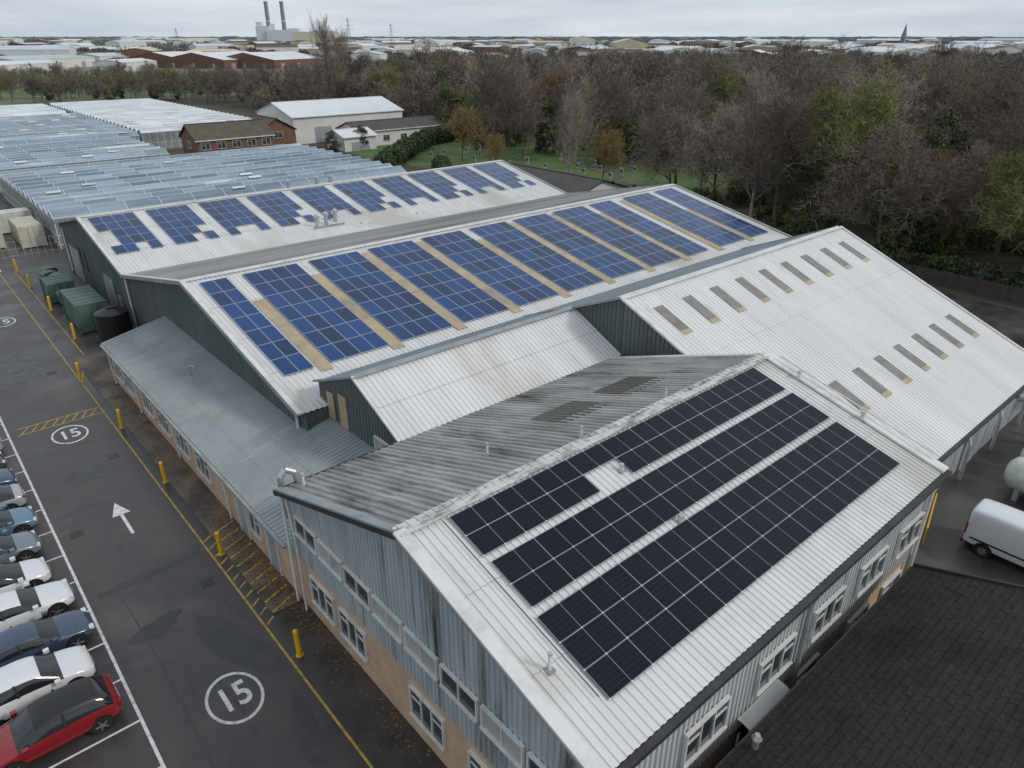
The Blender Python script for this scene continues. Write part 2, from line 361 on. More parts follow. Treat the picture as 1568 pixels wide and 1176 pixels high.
for (x,y,h,r) in ((9.75,9.7,.6,.05),(17.2,13.8,.25,.07),(17.2,11.1,.22,.08),(22.6,16.1,.4,.05),(17.6,16.2,.4,.05),(14.9,18.6,.5,.045),(9.7,24.2,.55,.06),(29.1,13.6,.4,.08),(29.1,10.5,.4,.08)):
    z=rz(y); b.cyl((x,y,z-.05),(x,y,z+h),r,r,10,trim); b.cyl((x,y,z+h),(x,y,z+h+.08),r*1.5,r*1.2,10,metal)
    b.box(x-.13,x+.13,y-.13,y+.13,z+.02,z+.07,trim_g)
b.pipe([(9.2,25.35,4.4),(9.2,25.35,6.4),(9.45,25.35,6.7),(9.8,25.2,6.5),(9.9,25.2,5.6)],.14,metal,10)
b.pipe([(29.45,14.8,9.6),(29.5,12,8.8),(29.5,7.4,7.6)],.035,trim)
b.pipe([(10.3,15.1,9.42),(10.3,11.2,8.36),(10.3,8.4,7.62)],.015,gutter_m,5)
for (x0,x1,y0,y1) in ((22.9,25.5,18.2,20.5),(18.9,21.5,18.2,20.5)):
    b.face([(x0,y0,rz(y0)+.085),(x1,y0,rz(y0)+.085),(x1,y1,rz(y1)+.085),(x0,y1,rz(y1)+.085)],rooflite_b)
    for k in range(0,9):
        x=x0+(x1-x0)*k/8; b.beam((x,y0,rz(y0)+.09),(x,y1,rz(y1)+.09),.03,.02,rooflite_d)
rows=[]
for i in range(7):
    a=i/6; rows.append([(15.7+x*2.4,7.18-a*1.0,3.55-.5*a*a) for x in (0,1)])
b.grid(rows,trim); b.box(15.7,18.1,6.12,6.18,2.9,3.08,metal)
b.finish('vents_pipes_and_porch',offE)

def panels(mb,x0,y0,nx,ny,pw,ph,zf,cm,fm,fw,skip=(),lift=.12,gap=.02,mid=0):
    for i in range(nx):
        for j in range(ny):
            if (i,j) in skip: continue
            xa=x0+i*pw+gap/2; xb=xa+pw-gap; yb=y0-j*ph-gap/2; ya=yb-ph+gap
            z=lambda y:zf(y)+lift
            A=[(xa,ya,z(ya)),(xb,ya,z(ya)),(xb,yb,z(yb)),(xa,yb,z(yb))]
            B=[(p[0],p[1],p[2]-.04) for p in A]
            r=R.random()
            for k in range(4): mb.face([B[k],B[(k+1)%4],A[(k+1)%4],A[k]],fm,r=r)
            ins=[(xa+fw,ya+fw),(xb-fw,ya+fw),(xb-fw,yb-fw),(xa+fw,yb-fw)]
            I=[(x,y,z(y)) for x,y in ins]
            for k in range(4): mb.face([A[k],A[(k+1)%4],I[(k+1)%4],I[k]],fm,r=r)
            mb.face(I,cm,uv=[(0,0),(1,0),(1,1),(0,1)],r=r)
            if mid:
                xm=(xa+xb)/2; mb.face([(xm-mid,ya+fw,z(ya+fw)+.003),(xm+mid,ya+fw,z(ya+fw)+.003),(xm+mid,yb-fw,z(yb-fw)+.003),(xm-mid,yb-fw,z(yb-fw)+.003)],fm,r=r)
p=MB(); zf=lambda y:7.12+(9.4-7.12)*(y-7.0)/8.5
panels(p,10.55,15.15,10,2,1.72,.86,zf,cell_blk,frame_k,.012,skip=((3,1),),mid=.008,gap=.012)
panels(p,10.6,13.15,10,2,1.72,.92,zf,cell_blk,frame_k,.012,mid=.008,gap=.012)
panels(p,10.5,11.02,10,3,1.73,.94,zf,cell_blk,frame_k,.012,mid=.008,gap=.012)
# silver clamps at the panel corners
for (x0,y0,ny,pw,ph) in ((10.55,15.15,2,1.72,.86),(10.6,13.15,2,1.72,.92),(10.5,11.02,3,1.73,.94)):
    for i in range(21):
        for j in range(ny+1):
            x=x0+i*pw/2; y=y0-j*ph; z=zf(y)+.128; p.box(x-.03,x+.03,y-.02,y+.02,z-.01,z+.004,trim)
p.finish('solar_panel_array')

# ================================================================ LEAN-TO
lean=empty('single_storey_wing')
b=MB()
b.box(9.2,13.55,24.9,55,0,2.95,brick_m)
b.box(13.6,15.0,25.2,32.2,0,3.9,green_clad)
b.box(13.65,15.3,32.4,34.5,0,4.95,green_clad)
b.finish('walls',lean)
b=MB()
sheet(b,24.9,55.2,8.95,3.02,13.55,3.98,roof_lean,.3,.045,rows=3,swap=True)
sheet(b,25.2,32.6,13.5,3.97,15.2,4.35,roof_lean,.3,.045,swap=True)
b.finish('roof',lean)
b=MB()
b.box(8.78,8.93,25.3,55.3,2.88,3.02,trim_g); b.beam((8.9,55.25,3.05),(13.55,55.25,4.02),.2,.1,trim_g)
for y in (33,41,48.5,54.6): b.pipe([(8.98,y,2.9),(9.08,y,.1)],.05,trim)
for y in (53,50.3,46.3,43.2,39.8,36.5): window(b,'x',9.2,y-1.0,y+1.0,1.05,2.25,3)
for y,c in ((31.2,trim_g),(27.6,trim_g)):
    bx(b,'x',9.2,.06,y-.5,y+.5,.06,2.15,c); bx(b,'x',9.2,.1,y-.58,y-.5,.06,2.2,trim); bx(b,'x',9.2,.1,y+.5,y+.58,.06,2.2,trim)
window(b,'x',9.2,28.9,30.1,1.1,2.2,2)
b.pipe([(11.6,44.5,3.5),(11.6,44.5,4.2),(11.7,44.3,4.3),(11.8,44.1,4.2),(11.8,44.1,4.0)],.05,metal)
b.finish('fittings',lean)

# ================================================================ LINK BUILDING
lk=empty('link_building'); b=MB()
lz=lambda y:6.1+(7.9-6.1)*(y-25.2)/3.8 if y<29 else 7.9-1.8*(y-29)/4.4
wall(b,'x',15.06,25.3,33.3,3.5,lambda s:lz(s)-.02,green_clad,.3,.05,breaks=(29,))
b.box(15.1,30.3,25.4,33.2,0,5.9,green_clad)
window(b,'x',14.98,26.2,27.4,4.5,5.3,2,blind,False)
b.box(14.93,15.0,30.2,31.0,4.4,6.3,rooflite); b.box(14.93,15.0,31.6,32.3,4.4,6.0,rooflite)
b.finish('walls',lk); b=MB()
sheet(b,14.85,30.35,25.0,6.02,29,7.9,roof_w2,.3,.045,rows=2); sheet(b,14.85,30.35,29,7.9,33.5,6.08,roof_lean,.3,.045)
b.beam((14.82,29,7.98),(30.3,29,7.98),.45,.05,trim_g); b.beam((14.85,25.0,6.08),(14.85,29,7.98),.16,.12,trim); b.beam((14.85,29,7.98),(14.85,33.5,6.15),.16,.12,trim_g)
b.finish('roof',lk)

# ================================================================ BIG WHITE WAREHOUSE
wh=empty('white_roof_warehouse'); b=MB()
S=.418; wz=lambda y:9.5-S*abs(y-25.2)
XE=56
wall(b,'x',30.4,15.0,33.4,3.0,lambda s:wz(s)-.03,green_clad,.3,.05,breaks=(25.2,))
wall(b,'y',9.75,29.3,XE-.1,0,lambda s:2.95,pale_clad2,.3,.05)
b.box(30.5,XE-.1,9.9,33.2,0,2.9,pale_clad2)
b.face([(XE-.1,9.8,0),(XE-.1,33.3,0),(XE-.1,33.3,6),(XE-.1,25.2,9.4),(XE-.1,9.8,3)],green_clad)
b.finish('walls',wh); b=MB()
sheet(b,30.2,XE,9.5,wz(9.5),25.2,9.5,roof_w2,.33,.035,rows=3,lap=.008)
sheet(b,30.2,XE,25.2,9.5,33.5,wz(33.5),roof_lean,.33,.04,rows=2)
sheet(b,29.3,30.2,9.5,wz(9.5),14.5,wz(14.5),roof_w2,.33,.035)
b.beam((30.2,25.2,9.57),(XE,25.2,9.57),.5,.05,trim)
for x in (30.18,XE+.02): b.beam((x,9.5,wz(9.5)+.07),(x,25.2,9.58),.2,.12,trim); b.beam((x,25.2,9.58),(x,33.5,wz(33.5)+.07),.2,.12,trim_g)
b.finish('roof',wh); b=MB()
for k in range(9):
    x=31.9+k*2.72
    rng=((23.9,21.9),(15.5,13.6))
    for q,(ya,yb) in enumerate(rng):
        if q==1 and k<2: continue
        b.face([(x-.42,yb,wz(yb)+.05),(x+.42,yb,wz(yb)+.05),(x+.42,ya,wz(ya)+.05),(x-.42,ya,wz(ya)+.05)],rooflite_d)
        b.face([(x-.42,yb-.3,wz(yb-.3)+.05),(x+.42,yb-.3,wz(yb-.3)+.05),(x+.42,yb,wz(yb)+.05),(x-.42,yb,wz(yb)+.05)],rooflite)
b.finish('rooflights',wh); b=MB()
b.box(29.4,XE+.1,9.3,9.5,2.85,3.0,gutter_m)
for x in (37,42,47,52): b.pipe([(x,9.4,2.9),(x,9.2,2.4),(x,9.2,.1)],.1,metal)
for x in (39,44): b.box(x-1,x+1,9.6,9.68,.05,2.3,trim_g)
b.pipe([(50,9.3,2.6),(50,8.3,3.2),(50,7.6,2.8),(50,7.6,0)],.22,metal,12)
b.pipe([(53,9.3,2.2),(53,8,2.6),(57,7.6,2.6)],.25,metal,12)
b.finish('pipes_and_doors',wh)

# ================================================================ LARGE SOLAR FACTORY
fa=empty('factory_building'); b=MB()
fz=lambda y:8.4-.207*abs(y-48.5) if y<=64.8 else 7.63-.207*abs(y-77.5)
XF=65.5
wall(b,'x',13.6,32.2,90.2,0,lambda s:fz(s)-.03,green_clad,.35,.05,breaks=(48.5,64.8,77.5))
b.face([(XF-.1,32,0),(XF-.1,90,0),(XF-.1,90,5),(XF-.1,77.5,7.5),(XF-.1,64.8,4.9),(XF-.1,48.5,8.3),(XF-.1,32,5)],green_clad)
b.face([(13.6,90.2,0),(XF,90.2,0),(XF,90.2,5),(13.6,90.2,5)],green_clad)
for y,w in ((85,2.0),(72,1.6),(69,.5)): bx(b,'x',13.55,.1,y-w,y+w,0,3.2 if w>1 else 2.1,trim_g)
for y in (33,64.8,88): b.pipe([(13.4,y,4.8),(13.4,y,.1)],.09,trim)
for y in (80,82): bx(b,'x',13.52,.06,y,y+.9,1.8,3.8,rooflite_b)
b.finish('walls',fa); b=MB()
sheet(b,13.35,XF,32.3,fz(32.3),48.5,8.4,roof_w,.33,.04,rows=4)
sheet(b,13.35,XF,64.8,fz(64.8),77.5,7.63,roof_w,.33,.04,rows=3)
b.finish('roof_sunny_slopes',fa); b=MB()
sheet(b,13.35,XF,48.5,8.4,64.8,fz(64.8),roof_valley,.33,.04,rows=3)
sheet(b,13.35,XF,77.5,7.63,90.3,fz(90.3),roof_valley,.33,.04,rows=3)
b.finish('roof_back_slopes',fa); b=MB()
for y,z in ((48.5,8.4),(77.5,7.63)): b.beam((13.3,y,z+.07),(XF,y,z+.07),.5,.06,trim)
b.beam((13.3,64.8,5.02),(XF,64.8,5.02),.6,.08,trim_g)
for x in (13.32,XF):
    for (ya,yb) in ((32.3,48.5),(48.5,64.8),(64.8,77.5),(77.5,90.3)):
        b.beam((x,ya,fz(ya)+.06),(x,yb,fz(yb)+.06),.3,.12,trim if x<20 else trim_g); b.beam((x-.16,ya,fz(ya)-.05),(x-.16,yb,fz(yb)-.05),.04,.25,trim_g)
def strip(mb,x0,x1,ya,yb,m,l=.065): mb.face([(x0,ya,fz(ya)+l),(x1,ya,fz(ya)+l),(x1,yb,fz(yb)+l),(x0,yb,fz(yb)+l)],m)
for k in range(11):
    x=16.55+4.9*k
    if x>64: break
    yt=44.2 if k==0 else (45.8 if k%3==1 else 47.4)
    if k==9: yt=43
    strip(b,x-.40,x+.42,35.2,yt,rooflite)
    strip(b,x-.42,x+.44,40.6,40.75,trim_g,.075)
for k in range(9):
    x=17.3+5.1*k
    strip(b,x-.45,x+.45,69.0,70.5,rooflite); strip(b,x+1.9,x+2.5,70.2,71.6,rooflite)
b.finish('ridge_verge_and_rooflights',fa); b=MB()
for (x,y) in ((32.4,67.3),(33.6,67.6),(34.8,67.9),(40,90),(44,90),(46,90)):
    z=fz(y); b.cyl((x,y,z),(x,y,z+1.0),.2,.2,12,metal); b.cyl((x,y,z+1.0),(x,y,z+1.2),.32,.32,12,metal); b.cyl((x,y,z+1.2),(x,y,z+1.4),.32,.08,12,metal)
b.box(31.9,35.3,66.95,67.05,fz(67),fz(67)+.25,trim_g)
for x in (37,44): b.box(x,x+1.1,66.3,66.6,fz(66.5),fz(66.5)+.25,trim)
b.finish('roof_vents',fa)

p=MB()
panels(p,14.15,47.75,2,7,.92,1.72,fz,cell_blue,frame_s,.02)
for k in range(10):
    x=17.05+4.9*k; nx=4
    sk=set()
    if k==7: sk={(i,j) for i in (3,) for j in range(7)}
    if k==9: nx=3
    if x+nx>XF: break
    panels(p,x,47.75,nx,7,1.0,1.72,fz,cell_blue,frame_s,.02,skip=sk)
p.finish('solar_panel_array')
p=MB()
for k in range(10):
    x=14.0+5.1*k
    if x+4>XF: break
    sk={(2,4),(3,3)} if k%2 else {(2,4),(1,4)}
    if k==0: sk={(0,2),(2,4),(0,3)}
    panels(p,x,76.9,4,5,1.0,1.66,fz,cell_blue,frame_s,.02,skip=sk)
p.finish('solar_panel_array')

# ================================================================ generic gabled building
def gabled(name,cx,cy,L_,W_,h,rh,rot,wm,rm,wins=0,sty=1,overh=.4,doors=0):
    b=MB(); hx,hy=L_/2,W_/2
    b.face([(-hx,-hy,0),(hx,-hy,0),(hx,-hy,h),(-hx,-hy,h)],wm); b.face([(hx,hy,0),(-hx,hy,0),(-hx,hy,h),(hx,hy,h)],wm)
    b.face([(-hx,hy,0),(-hx,-hy,0),(-hx,-hy,h),(-hx,0,h+rh),(-hx,hy,h)],wm); b.face([(hx,-hy,0),(hx,hy,0),(hx,hy,h),(hx,0,h+rh),(hx,-hy,h)],wm)
    o=overh; k=rh/hy
    for s in (-1,1):
        a=[(-hx-o,s*(hy+o),h-o*k+.1),(hx+o,s*(hy+o),h-o*k+.1),(hx+o,0,h+rh+.1),(-hx-o,0,h+rh+.1)]
        b.face(a,rm); b.face([(x,y,z-.15) for x,y,z in a],rm)
        b.beam((a[0][0],a[0][1],a[0][2]-.05),(a[1][0],a[1][1],a[1][2]-.05),.15,.18,trim)
    b.beam((-hx-o,0,h+rh+.12),(hx+o,0,h+rh+.12),.4,.08,rm)
    if wins:
        for f in range(sty):
            for i in range(wins):
                x=-hx+L_*(i+.5)/wins; z=1.0+f*2.6
                window(b,'y',-hy,x-.8,x+.8,z,z+1.2,2)
        for f in range(sty): window(b,'x',-hx,-1,1,1+f*2.6,2.2+f*2.6,2)
    for i in range(doors):
        x=-hx+L_*(i+.5)/doors; w=min(2.2,L_/doors*.3)
        b.box(x-w,x+w,-hy-.1,-hy,0,h*.6,trim_g)
        yy=-hy+W_*(i+.5)/doors; b.box(-hx-.1,-hx,yy-w*.6,yy+w*.6,0,h*.6,trim_g)
    return b.finish(name,None,(cx,cy,0),rot)
dk=M('roof_dark',(.055,.052,.05),(.08,.075,.07),.4,.8); dkbr=M('roof_brown_tile',(.085,.066,.053),(.115,.093,.075),.6,.9)
wwall=M('white_wall',(.64,.64,.61),(.54,.54,.50),.3,.7); pale_roof=M('shed_roof_pale',(.70,.72,.73),(.56,.58,.60),.05,.5)
blue_roof=M('shed_roof_blue',(.50,.58,.63),(.43,.51,.55),.05,.5); green_roof=M('shed_green',(.46,.56,.53),(.38,.48,.45),.05,.6); buff=M('shed_buff',(.60,.52,.36),(.50,.44,.32),.05,.7)
gabled('dark_roof_outbuilding',73.5,76,20,13.5,3.6,2.0,math.pi/2,wwall,dk)
gabled('brick_house',55,149,15,8.5,5.4,2.4,0,redbrick,dkbr,5,sty=2)
gabled('brick_house',67,157,9,8,5.2,2.2,math.pi/2,redbrick,dkbr,3,sty=2)
gabled('white_warehouse',92,176,30,20,6,2.6,0,wwall,pale_roof,doors=2)
gabled('white_warehouse',98,157,24,10,3.4,1.6,0,wwall,dk,5)
gabled('garage_building',84,152,8,8,3,1.2,0,wwall,pale_roof,doors=1)

# dark tiled building in lower right
tb=empty('tiled_roof_building'); b=MB()
b.box(8,26.2,-5.5,6.1,0,3.9,redbrick); 
b.face([(26.2,6.1,3.9),(26.2,-5.5,3.9),(26.2,.3,6.0)],redbrick)
b.finish('walls',tb); b=MB()
n=24
for k in range(n):
    y0=6.34-k*6.04/n; y1=6.34-(k+1)*6.04/n-.02; z0=4.2+k*2.05/n; z1=4.2+(k+1)*2.05/n
    nx=70; 
    for i in range(nx):
        x=7.8+(26.5-7.8)*i/nx+(k%2)*.13; x2=x+(26.5-7.8)/nx-.008; j=R.uniform(0,.012)
        b.face([(x,y0,z0+.025+j),(x2,y0,z0+.025+j),(x2,y1,z1+.006+j),(x,y1,z1+.006+j)],tile_m)
    b.face([(7.8,y0,z0-.02),(26.5,y0,z0-.02),(26.5,y1,z1-.02),(7.8,y1,z1-.02)],gutter_m)
b.face([(7.8,.3,6.25),(26.5,.3,6.25),(26.5,-5.8,4.2),(7.8,-5.8,4.2)],tile_m)
for i in range(46):
    x=7.9+i*.405; b.cyl((x,.3,6.24),(x+.38,.3,6.26),.13,.12,8,tile_m)
b.box(7.8,26.5,6.34,6.46,4.05,4.17,gutter_m); b.beam((26.56,6.4,4.22),(26.56,.3,6.28),.08,.16,gutter_m); 
b.finish('tiled_roof',tb); b=MB()
b.cyl((14.6,6.0,4.3),(14.6,6.0,4.75),.1,.1,10,metal); b.cyl((14.6,6.0,4.75),(14.6,6.0,4.9),.16,.08,10,metal)
b.finish('flue',tb)

# ================================================================ GREENHOUSES
def greenhouse(x0,x1,y0,y1,span,h,m,name='greenhouse'):
    e=empty(name); b=MB(); n=int((y1-y0)/span); rh=span*.24
    for k in range(n):
        a=y0+k*span; c=a+span/2; d=a+span; 
        nseg=max(1,int((x1-x0)/4))
        for q in range(nseg):
            xa=x0+(x1-x0)*q/nseg; xb=x0+(x1-x0)*(q+1)/nseg
            b.face([(xa,a,h),(xb,a,h),(xb,c,h+rh),(xa,c,h+rh)],m); b.face([(xa,c,h+rh),(xb,c,h+rh),(xb,d,h),(xa,d,h)],m)
            b.beam((xa,a,h+.03),(xa,c,h+rh+.03),.09,.05,gh_bar)
        b.beam((x0,a,h+.02),(x1,a,h+.02),.26,.1,gh_bar); b.beam((x0,c,h+rh+.02),(x1,c,h+rh+.02),.08,.07,gh_bar)
        b.face([(x0,a,h),(x0,d,h),(x0,c,h+rh)],gh_wall); b.face([(x1,a,h),(x1,d,h),(x1,c,h+rh)],gh_wall)
        for q in range(int((x1-x0)/5)):
            if R.random()<.12:
                xv=x0+2+q*5; b.face([(xv,c-.05,h+rh+.05),(xv+1.8,c-.05,h+rh+.05),(xv+1.8,c-.65,h+rh-.12),(xv,c-.65,h+rh-.12)],gh_white)
    y1=y0+n*span
    b.finish('glass_roof',e); b=MB()
    b.box(x0,x1,y0,y1,0,h-.05,gh_wall)
    for i in range(int((x1-x0)/1.5)+1):
        x=x0+i*1.5; b.beam((x,y0-.04,0),(x,y0-.04,h),.09,.08,gh_bar)
    for i in range(int((y1-y0)/1.6)+1):
        y=y0+i*1.6; b.beam((x0-.04,y,0),(x0-.04,y,h),.08,.09,gh_bar)
    for z in (.5,1.6,h-.05): b.beam((x0,y0-.05,z),(x1,y0-.05,z),.07,.08,gh_bar); b.beam((x0-.05,y0,z),(x0-.05,y1,z),.07,.08,gh_bar)
    b.finish('glass_walls',e)
greenhouse(14.5,64,99,140,3.2,3.6,gh_glass)
greenhouse(6,42,144,172,3.2,3.6,gh_glass)
greenhouse(0,46,176,235,3.2,3.6,gh_glass)
greenhouse(47,76,178,272,3.2,3.8,gh_white)
greenhouse(-5,45,238,272,3.2,3.8,gh_white)

# ================================================================ SITE CLUTTER
def container(x,y,L_,W_,H_,m,rot=0,name='storage_container'):
    b=MB(); hx,hy=L_/2,W_/2
    for s in (-1,1):
        n=int(L_/.3); pr=[(-hx+L_*i/n, hy-(.05 if i%2 else 0)) for i in range(n+1)]
        b.grid([[(x_,s*y_,.15) for x_,y_ in pr],[(x_,s*y_,H_) for x_,y_ in pr]],m,False)
        b.box(s*hx-.04,s*hx+.04,-hy,hy,.1,H_,m)
        for t in (-1,1): b.box(s*hx-.08,s*hx+.08,t*hy-.08,t*hy+.08,0,H_+.04,m)
    b.box(-hx,hx,-hy,hy,H_-.02,H_+.03,m)
    for k in range(-1,2,2): b.beam((-hx-.07,k*.3,.3),(-hx-.07,k*.3,H_-.2),.04,.04,metal)
    for i in range(int(L_)): b.box(-hx+.5+i,-hx+.55+i,-hy,hy,H_+.03,H_+.06,m)
    return b.finish(name,None,(x,y,0),rot)
container(12.3,105,6,2.5,2.6,cream,math.pi/2); container(8.3,107,6,2.5,2.6,cream,math.pi/2); container(11.0,113,6,2.5,2.6,tank_w,0)
container(10.8,70,5.6,2.4,2.5,green_tank,math.pi/2); container(10.4,79,3,2.2,1.9,green_tank,math.pi/2)
gabled('site_office',4.2,114,9,5,3,.6,0,wwall,dk,3)
b=MB(); b.cyl((0,0,0),(0,0,2.3),1.3,1.3,28,black_pl)
for z in (.4,.9,1.4,1.9): b.cyl((0,0,z),(0,0,z+.12),1.34,1.34,28,black_pl)
b.cyl((0,0,2.3),(0,0,2.65),1.3,.4,28,black_pl); b.cyl((0,0,2.65),(0,0,2.75),.35,.35,16,black_pl); b.finish('water_tank',None,(11.7,64.5,0))
for i,(x,y) in enumerate(((11,75),(10.5,76.4),(11.2,83),(10.6,84.4),(11,86),(12,73.5))):
    b=MB(); m=green_tank
    b.grid([[(-.55,-.45,.2),(.55,-.45,.2),(.55,.45,.2),(-.55,.45,.2)],[(-.68,-.55,1.2),(.68,-.55,1.2),(.68,.55,1.2),(-.68,.55,1.2)]],m,False,True)
    b.box(-.7,.7,-.58,.58,1.2,1.26,m); b.grid([[(-.68,-.55,1.26),(-.68,.55,1.26)],[(-.3,-.55,1.42),(-.3,.55,1.42)],[(.3,-.55,1.42),(.3,.55,1.42)],[(.68,-.55,1.26),(.68,.55,1.26)]],m)
    for sx in (-.45,.45):
        for sy in (-.35,.35): b.cyl((sx,sy-.04,.1),(sx,sy+.04,.1),.1,.1,10,rubber)
    b.finish('wheeled_bin',None,(x,y,0),R.uniform(-.2,.2))
def pallet_stack(x,y,n):
    b=MB()
    for k in range(n):
        z=k*.15
        for j in range(3): b.box(-.6,.6,-.5+j*.45,-.4+j*.45,z,z+.1,apron_m)
        for j in range(6): b.box(-.6+j*.22,-.48+j*.22,-.5,.5,z+.1,z+.125,apron_m)
    b.finish('pallet_stack',None,(x,y,.06),R.uniform(-.3,.3))
pallet_stack(12.4,59.5,5); pallet_stack(12.2,61.3,3); pallet_stack(12.2,67,6)
def bollard(x,y,h=1.3):
    b=MB(); b.cyl((0,0,0),(0,0,h),.11,.11,16,yel,False)
    b.grid([[(r*math.cos(i*math.pi/8),r*math.sin(i*math.pi/8),z) for i in range(16)] for r,z in ((.11,h),(.095,h+.045),(.05,h+.075),(.005,h+.085))],yel,True,True)
    b.cyl((0,0,0),(0,0,.03),.16,.16,16,yel); b.finish('bollard',None,(x,y,.004),0).rotation_euler=(R.uniform(-.03,.03),R.uniform(-.03,.03),0)
for x,y in ((7.6,22.1),(7.6,30.6),(7.6,39),(7.5,47.4),(7.3,57.4),(8.9,66.5),(8.9,75.7),(8.8,84.8),(8.8,92)): bollard(x,y)
for (x,y) in ((42.9,5.4),(45.4,5.4),(47.9,5.4)):
    b=MB(); rows=[]
    for xx,r in ((-2.0,.05),(-1.95,.5),(-1.7,.85),(-1.4,.95),(1.4,.95),(1.7,.85),(1.95,.5),(2.0,.05)):
        rows.append([(r*math.cos(a*math.pi/12),xx,1.35+r*math.sin(a*math.pi/12)) for a in range(24)])
    b.grid(rows,tank_w,True,True)
    for s in (-1,1): b.box(-.7,.7,s*1.1-.12,s*1.1+.12,0,.75,trim_g); b.cyl((0,s*.6,2.2),(0,s*.6,2.5),.2,.2,12,metal)
    b.finish('storage_tank',None,(x,y,0))
container(57.5,6.5,2.5,2,2.2,blue_m,0,'blue_skip_container')
container(51,3.2,4,2.2,1.8,green_tank,.3); 
b=MB()
for i in range(4): b.beam((i*1.2,0,0),(i*1.2,0,1.0),.07,.07,yel)
for z in (.5,1.0): b.beam((0,0,z),(3.6,0,z),.07,.07,yel)
b.finish('safety_barrier',None,(34.5,8.2,0),.25)
b=MB()
for i in range(400): 
    y=-60+i*.3; b.box(79,79.04,y,y+.28,0,1.55+R.uniform(-.03,.03),woodf)
for k in range(41): b.box(78.92,79.0,-60+k*3,-59.88+k*3,0,1.75,woodf)
b.finish('wooden_fence')
b=MB()
for i in range(24): b.beam((-2+i*.7,98,0),(-2+i*.7,98,2.0),.05,.05,metal)
for z in (.3,1.1,1.9): b.beam((-2,98,z),(14,98,z),.03,.03,metal)
b.finish('metal_fence')

# ================================================================ VEHICLES
def paint(n,c,met=.2): return M('car_paint_'+n,c,None,1,.32,metal=met,coat=.8)
P_={'red':paint('red',(.26,.007,.013)),'white':paint('white',(.66,.67,.68),0),'dblue':paint('dblue',(.035,.06,.11)),'grey':paint('grey',(.16,.19,.22)),'blue':paint('blue',(.10,.19,.28)),'silver':paint('silver',(.36,.37,.37)),'navy':paint('navy',(.03,.045,.075))}
SUV=[(-2.2,.42,.74,.80,.66,.50),(-2.14,.28,.92,1.00,.83,.68),(-1.98,.24,1.0,1.14,.90,.70),(-1.62,.22,1.02,1.50,.92,.62),(-.9,.2,1.02,1.58,.93,.64),(0,.2,1.0,1.60,.93,.65),(.42,.2,.98,1.52,.93,.63),(1.15,.2,.96,1.05,.92,.70),(1.65,.22,.88,.96,.90,.66),(2.05,.24,.78,.84,.84,.60),(2.2,.34,.60,.66,.68,.50)]
HATCH=[(-2.0,.40,.7,.76,.64,.50),(-1.95,.27,.86,.94,.80,.66),(-1.8,.22,.92,1.06,.86,.66),(-1.45,.2,.94,1.36,.88,.58),(-.8,.18,.94,1.45,.88,.60),(0,.18,.92,1.46,.88,.60),(.35,.18,.90,1.38,.88,.59),(1.1,.18,.88,.95,.87,.64),(1.5,.2,.82,.88,.85,.62),(1.9,.22,.70,.75,.79,.56),(2.03,.32,.54,.58,.62,.45)]
SEDAN=[(-2.35,.40,.72,.78,.66,.50),(-2.3,.27,.92,.97,.82,.66),(-1.95,.22,.96,1.02,.88,.68),(-1.25,.2,.95,1.36,.89,.58),(-.7,.18,.94,1.42,.89,.59),(-.1,.18,.92,1.42,.89,.59),(.3,.18,.90,1.34,.89,.58),(1.05,.18,.87,.94,.88,.66),(1.6,.2,.80,.86,.87,.64),(2.1,.22,.70,.74,.80,.58),(2.28,.32,.54,.58,.64,.46)]
